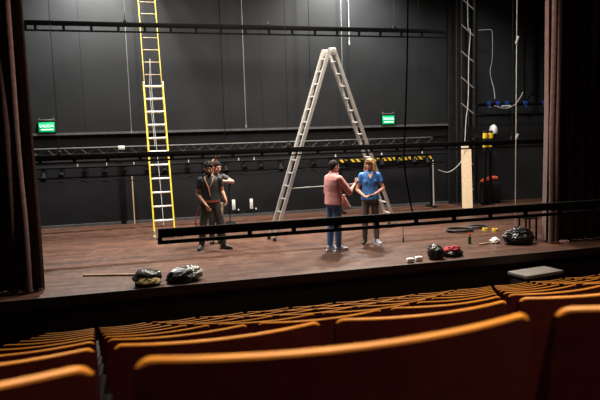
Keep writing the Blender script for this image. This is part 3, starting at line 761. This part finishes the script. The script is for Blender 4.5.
for s in (-1, 1): ell(b, sp1(1.465) + V((s * .042, .055, .015)), (.045, .03, .028), M.Rotation(s * .5, 3, 'Z'), 12, 8)
loft(b, [(sp1(1.47), .078, .074), (sp1(1.515), .068, .068)], 18); obj('collar', b, 'pink', p1)

# --- cloth hanging from his other hand
b = B()
pts = [(0, 0, 0), (.01, .02, -.08), (.03, .03, -.17), (.05, .02, -.27)]
loft(b, [(V((.0, .0, .02)), .03, .025), (V((.01, .01, -.05)), .055, .03), (V((.03, .02, -.14)), .085, .035), (V((.05, .03, -.23)), .10, .03), (V((.06, .03, -.27)), .095, .018)], 18)
for v in b.verts: v.co.x += .02 * math.sin(v.co.z * 30 + v.co.y * 60); v.co.y += .012 * math.sin(v.co.x * 70)
tag(obj('draped_cloth', b, 'palepink', loc=(3.705, 10.55, 1.045), rz=R(10)), 'pale pink cloth hanging from the lowered hand of the person in salmon', 'cloth')

# --- woman in blue facing the camera, head turned to him
hr2 = rot_head(R(-30), R(-4))
p2, q2, sp2 = person('person', 'person in a blue blouse with long blonde hair, hands together at waist', (4.40, 10.92, 0), R(163), dict(
    J=dict(pelvis=(0, 0, .93), head=(.0, .03, 1.60), shR=(.165, .0, 1.385), elR=(.255, -.01, 1.10), wrR=(.13, .19, .985), shL=(-.165, .0, 1.385), elL=(-.265, .03, 1.11), wrL=(-.07, .215, 1.02),
           hipR=(.085, 0, .91), knR=(.11, .03, .49), anR=(.12, .02, .08), toeR=(.17, .17), hipL=(-.085, 0, .91), knL=(-.10, .05, .49), anL=(-.115, .10, .08), toeL=(-.16, .25)),
    hr=hr2, skin='skin', shirt='blue', pants='olive', shoe=dict(R='darkshoe', L='sneaker'), sleeve=dict(R=.55, L=.55), fem=1, hem=.90, leg_w=.88, ankle=.08,
    handR=dict(d=(-.75, .5, -.25), n=(0, .1, 1), ts=-1, curl=.55), handL=dict(d=(.7, .3, -.3), n=(0, -.6, .8), ts=1, curl=.6)))
b = B(); ell(b, q2((0, -.022, .034)), (.088, .104, .098), hr2, 20, 14)
for s in (-1, 1):
    cap(b, q2((s * .078, -.005, .03)), q2((s * .098, .012, -.11)), .032, .034, 12); cap(b, q2((s * .098, .012, -.11)), q2((s * .088, .02, -.20)), .034, .018, 12)
    cap(b, q2((s * .05, -.06, -.02)), q2((s * .06, -.05, -.20)), .055, .03, 12)
    cap(b, q2((s * .015, .072, .098)), q2((s * .055, .070, .055)), .022, .016, 10)
ell(b, q2((0, -.07, -.08)), (.075, .05, .12), hr2, 14, 10)
cap(b, q2((-.03, .083, .066)), q2((.03, .083, .066)), .016, .016, 10)
solid('hair', b, 'hairblond', p2, .005, 3)
b = B(); pz = sp2(1.40) + V((0, .118, 0))
for s in (-1, 1): tube(b, [sp2(1.475) + V((s * .068, .06, 0)), sp2(1.40) + V((s * .045, .114, 0)), sp2(1.31) + V((0, .140, 0))], .009, 8)
obj('neckline', b, 'blue', p2)
b = B(); vv = [b.verts.new(p) for p in (sp2(1.475) + V((-.060, .075, 0)), sp2(1.475) + V((.060, .075, 0)), sp2(1.40) + V((.042, .122, 0)), sp2(1.315) + V((0, .146, 0)), sp2(1.40) + V((-.042, .122, 0)))]
b.faces.new(vv); bmesh.ops.solidify(b, geom=b.faces[:], thickness=.012); obj('bare_chest', b, 'skin', p2)['label'] = 'bare skin in the V of the neckline'
t = thing('phone', 'dark phone held at the waist by the person in blue', 'phone', (4.33, 10.68, .985), R(160))
b = B(); box(b, (0, 0, 0), (.075, .15, .010), M.Rotation(R(15), 3, 'X'), bev=.004); obj('body', b, 'rubber', t)
b = B(); box(b, (0, -.0015, .006), (.068, .138, .002), M.Rotation(R(15), 3, 'X')); obj('screen', b, 'black', t)

# --- man in black facing the camera
hr3 = rot_head(R(6), R(-12), R(-4))
p3, q3, sp3 = person('person', 'bearded person in black with a tan strap across the chest, feet apart', (1.29, 11.66, 0), R(172), dict(
    J=dict(pelvis=(0, 0, .93), head=(.01, .05, 1.615), shR=(.19, .01, 1.40), elR=(.25, -.02, 1.11), wrR=(.08, .17, .90), shL=(-.19, .01, 1.40), elL=(-.235, -.01, 1.16), wrL=(-.30, .11, 1.0),
           hipR=(.10, 0, .91), knR=(.17, .05, .49), anR=(.22, .0, .08), toeR=(.27, .16), hipL=(-.10, 0, .91), knL=(-.18, .05, .49), anL=(-.22, .05, .08), toeL=(-.36, .14)),
    hr=hr3, skin='skin2', shirt='tee', pants='darkjeans', shoe=dict(R='darkshoe', L='darkshoe'), sole='rubber', sleeve=dict(R=.58, L=.52), hem=.95, leg_w=1.06,
    handR=dict(d=(-.35, .25, -.75), n=(-.7, -.6, 0), ts=-1, curl=.6), handL=dict(d=(-.15, .4, -.8), n=(.9, .2, 0), ts=1, curl=.6)))
def short_hair(p, q, hr, m, name='hair', big=0):
    b = B(); ell(b, q((0, -.020, .045)), (.083 + big, .100 + big, .094 + big), hr, 20, 14); ell(b, q((0, -.052, .0)), (.068, .060, .065), hr, 16, 12)
    if big:
        for i in range(26):
            a = random.uniform(0, 2 * PI); e = random.uniform(.2, 1.2); ell(b, q((.085 * math.cos(a) * math.cos(e), -.02 + .10 * math.sin(a) * math.cos(e), .05 + .092 * math.sin(e))), .022, seg=8, rg=6)
    bmesh.ops.bisect_plane(b, geom=b.verts[:] + b.edges[:] + b.faces[:], plane_co=q((0, .066, .06)), plane_no=hr @ V((0, .8, -.75)), clear_outer=True)
    bmesh.ops.holes_fill(b, edges=[e for e in b.edges if e.is_boundary]); return solid(name, b, m, p, .005, 3)
short_hair(p3, q3, hr3, 'hairblack', big=.004)
b = B(); ell(b, q3((0, .045, -.082)), (.056, .050, .044), hr3, 16, 12); ell(b, q3((0, .088, -.046)), (.030, .010, .006), hr3, 10, 6)
for s in (-1, 1): cap(b, q3((s * .066, .01, -.02)), q3((s * .055, .03, -.07)), .014, .02, 10)
bmesh.ops.bisect_plane(b, geom=b.verts[:] + b.edges[:] + b.faces[:], plane_co=q3((0, .0, -.0)), plane_no=hr3 @ V((0, 0, 1)), clear_outer=True)
solid('beard', b, 'hairblack', p3, .005, 2)
b = B(); tube(b, curve_pts([sp3(1.478) + V((.085, .03, 0)), sp3(1.40) + V((.085, .122, 0)), sp3(1.25) + V((.03, .150, 0)), sp3(1.08) + V((.0, .152, 0))], 6), .013, 6); tube(b, curve_pts([sp3(1.478) + V((-.08, .03, 0)), sp3(1.38) + V((-.055, .130, 0)), sp3(1.25) + V((-.0, .150, 0))], 6), .011, 6)
obj('strap', b, 'strap', p3)['label'] = 'tan strap over the chest'
b = B(); r0 = [ring(b, sp3(z), V((1, 0, 0)), V((0, 1, 0)), rx, ry, 24) for z, rx, ry in ((.955, .192, .148), (.992, .190, .146))]; skin_rings(b, r0); obj('belt', b, 'belt', p3)['label'] = 'reddish belt'
b = B(); box(b, (-.215, .05, .86), (.05, .06, .16), bev=.015); box(b, (-.215, .08, .74), (.04, .02, .16), bev=.008); obj('pouch', b, 'glovetan', p3)['label'] = 'beige glove hanging at the belt'
b = B(); tube(b, curve_pts([(.20, .02, .94), (.27, .05, .75), (.31, .06, .60), (.31, .05, .50), (.29, .06, .44)], 6), .009, 6); tube(b, [(.31, .05, .56), (.295, .06, .46)], .022, 8); obj('belt_cord', b, 'cordred', p3)['label'] = 'red cord hanging from the belt'

# --- second man behind him, one hand up on the batten
hr4 = rot_head(R(40), R(-18))
p4, q4, sp4 = person('person', 'dark haired person in a dark shirt reaching up to the batten, behind the bearded one', (1.47, 12.36, 0), R(176), dict(
    J=dict(pelvis=(0, 0, .93), head=(-.05, .07, 1.61), shR=(.165, .02, 1.44), elR=(.08, .16, 1.66), wrR=(-.06, .31, 1.835), shL=(-.185, .02, 1.40), elL=(-.36, .19, 1.30), wrL=(-.12, .33, 1.335),
           hipR=(.09, 0, .91), knR=(.10, .03, .49), anR=(.11, .0, .08), toeR=(.13, .17), hipL=(-.09, 0, .91), knL=(-.06, .03, .49), anL=(-.05, .02, .08), toeL=(-.08, .18)),
    hr=hr4, skin='skin', shirt='tee2', pants='darkjeans', shoe=dict(R='darkshoe', L='darkshoe'), sole='rubber', sleeve=dict(R=.6, L=.55), hem=.92,
    handR=dict(d=(-.35, .5, .6), n=(0, .8, -.5), ts=-1, curl=.7), handL=dict(d=(.9, .3, 0), n=(0, .5, -.8), ts=1, curl=.35)))
short_hair(p4, q4, hr4, 'hairblack')

# ------------------------------------------------------------------ lights
def spot(name, loc, tgt, e, col, ang, blend=.6, size=.15):
    l = bpy.data.lights.new(name, 'SPOT'); l.energy = e; l.color = col; l.spot_size = R(ang); l.spot_blend = blend; l.shadow_soft_size = size
    o = bpy.data.objects.new(name, l); COL.objects.link(o); o.location = loc; o.rotation_euler = (V(tgt) - V(loc)).to_track_quat('-Z', 'Y').to_euler(); return o
def area(name, loc, tgt, e, col, sx, sy, spread=180):
    l = bpy.data.lights.new(name, 'AREA'); l.energy = e; l.color = col; l.shape = 'RECTANGLE'; l.size = sx; l.size_y = sy; l.spread = R(spread)
    o = bpy.data.objects.new(name, l); COL.objects.link(o); o.location = loc; o.rotation_euler = (V(tgt) - V(loc)).to_track_quat('-Z', 'Y').to_euler(); return o
WARM = (1, .89, .76); NEU = (1, .97, .93)
spot('work_light_left', (-1.0, 15.3, 7.5), (-1.0, 15.55, 0), 4800, NEU, 130, .9, .2)
spot('work_light_right', (5.8, 15.3, 7.6), (5.6, 15.55, 0), 4200, NEU, 130, .9, .2)
spot('work_light_stage', (5.0, 14.0, 8.2), (3.0, 11.0, 0), 5000, (1, .85, .68), 78, .9, .25)
spot('added_wing_fill', (9.6, 14.0, 8.0), (9.9, 14.4, 0), 650, NEU, 100, .9, .2)  # fill added to brighten the right wing and the orange cloth
area('border_light', (3.0, 10.4, 7.9), (3.4, 12.6, .5), 700, WARM, 6, 2.2, 130)
spot('added_curtain_fill', (6.5, 8.95, 6.5), (-1.9, 9.4, 2.6), 4200, WARM, 30, .8, .1)  # invented light, added to brighten the left curtain folds
spot('added_curtain_fill', (-.5, 9.25, 6.5), (7.9, 9.6, 3.2), 3600, WARM, 26, .8, .1)  # its invented counterpart, added for the right curtain's fold edges
area('house_light', (3.0, -.4, 6.0), (3.0, .4, 0), 300, (1, .78, .52), 7, 1.5, 90)
area('house_light', (4.0, 5.0, 5.6), (4.0, 5.0, 0), 115, (1, .78, .52), 8, 1.5, 80)

w = bpy.data.worlds.new('world'); S.world = w; w.use_nodes = True
w.node_tree.nodes['Background'].inputs['Color'].default_value = (.004, .004, .0045, 1)
S.view_settings.view_transform = 'Standard'; S.view_settings.look = 'None'; S.view_settings.exposure = 0; S.view_settings.gamma = 1
S.view_settings.use_curve_mapping = False
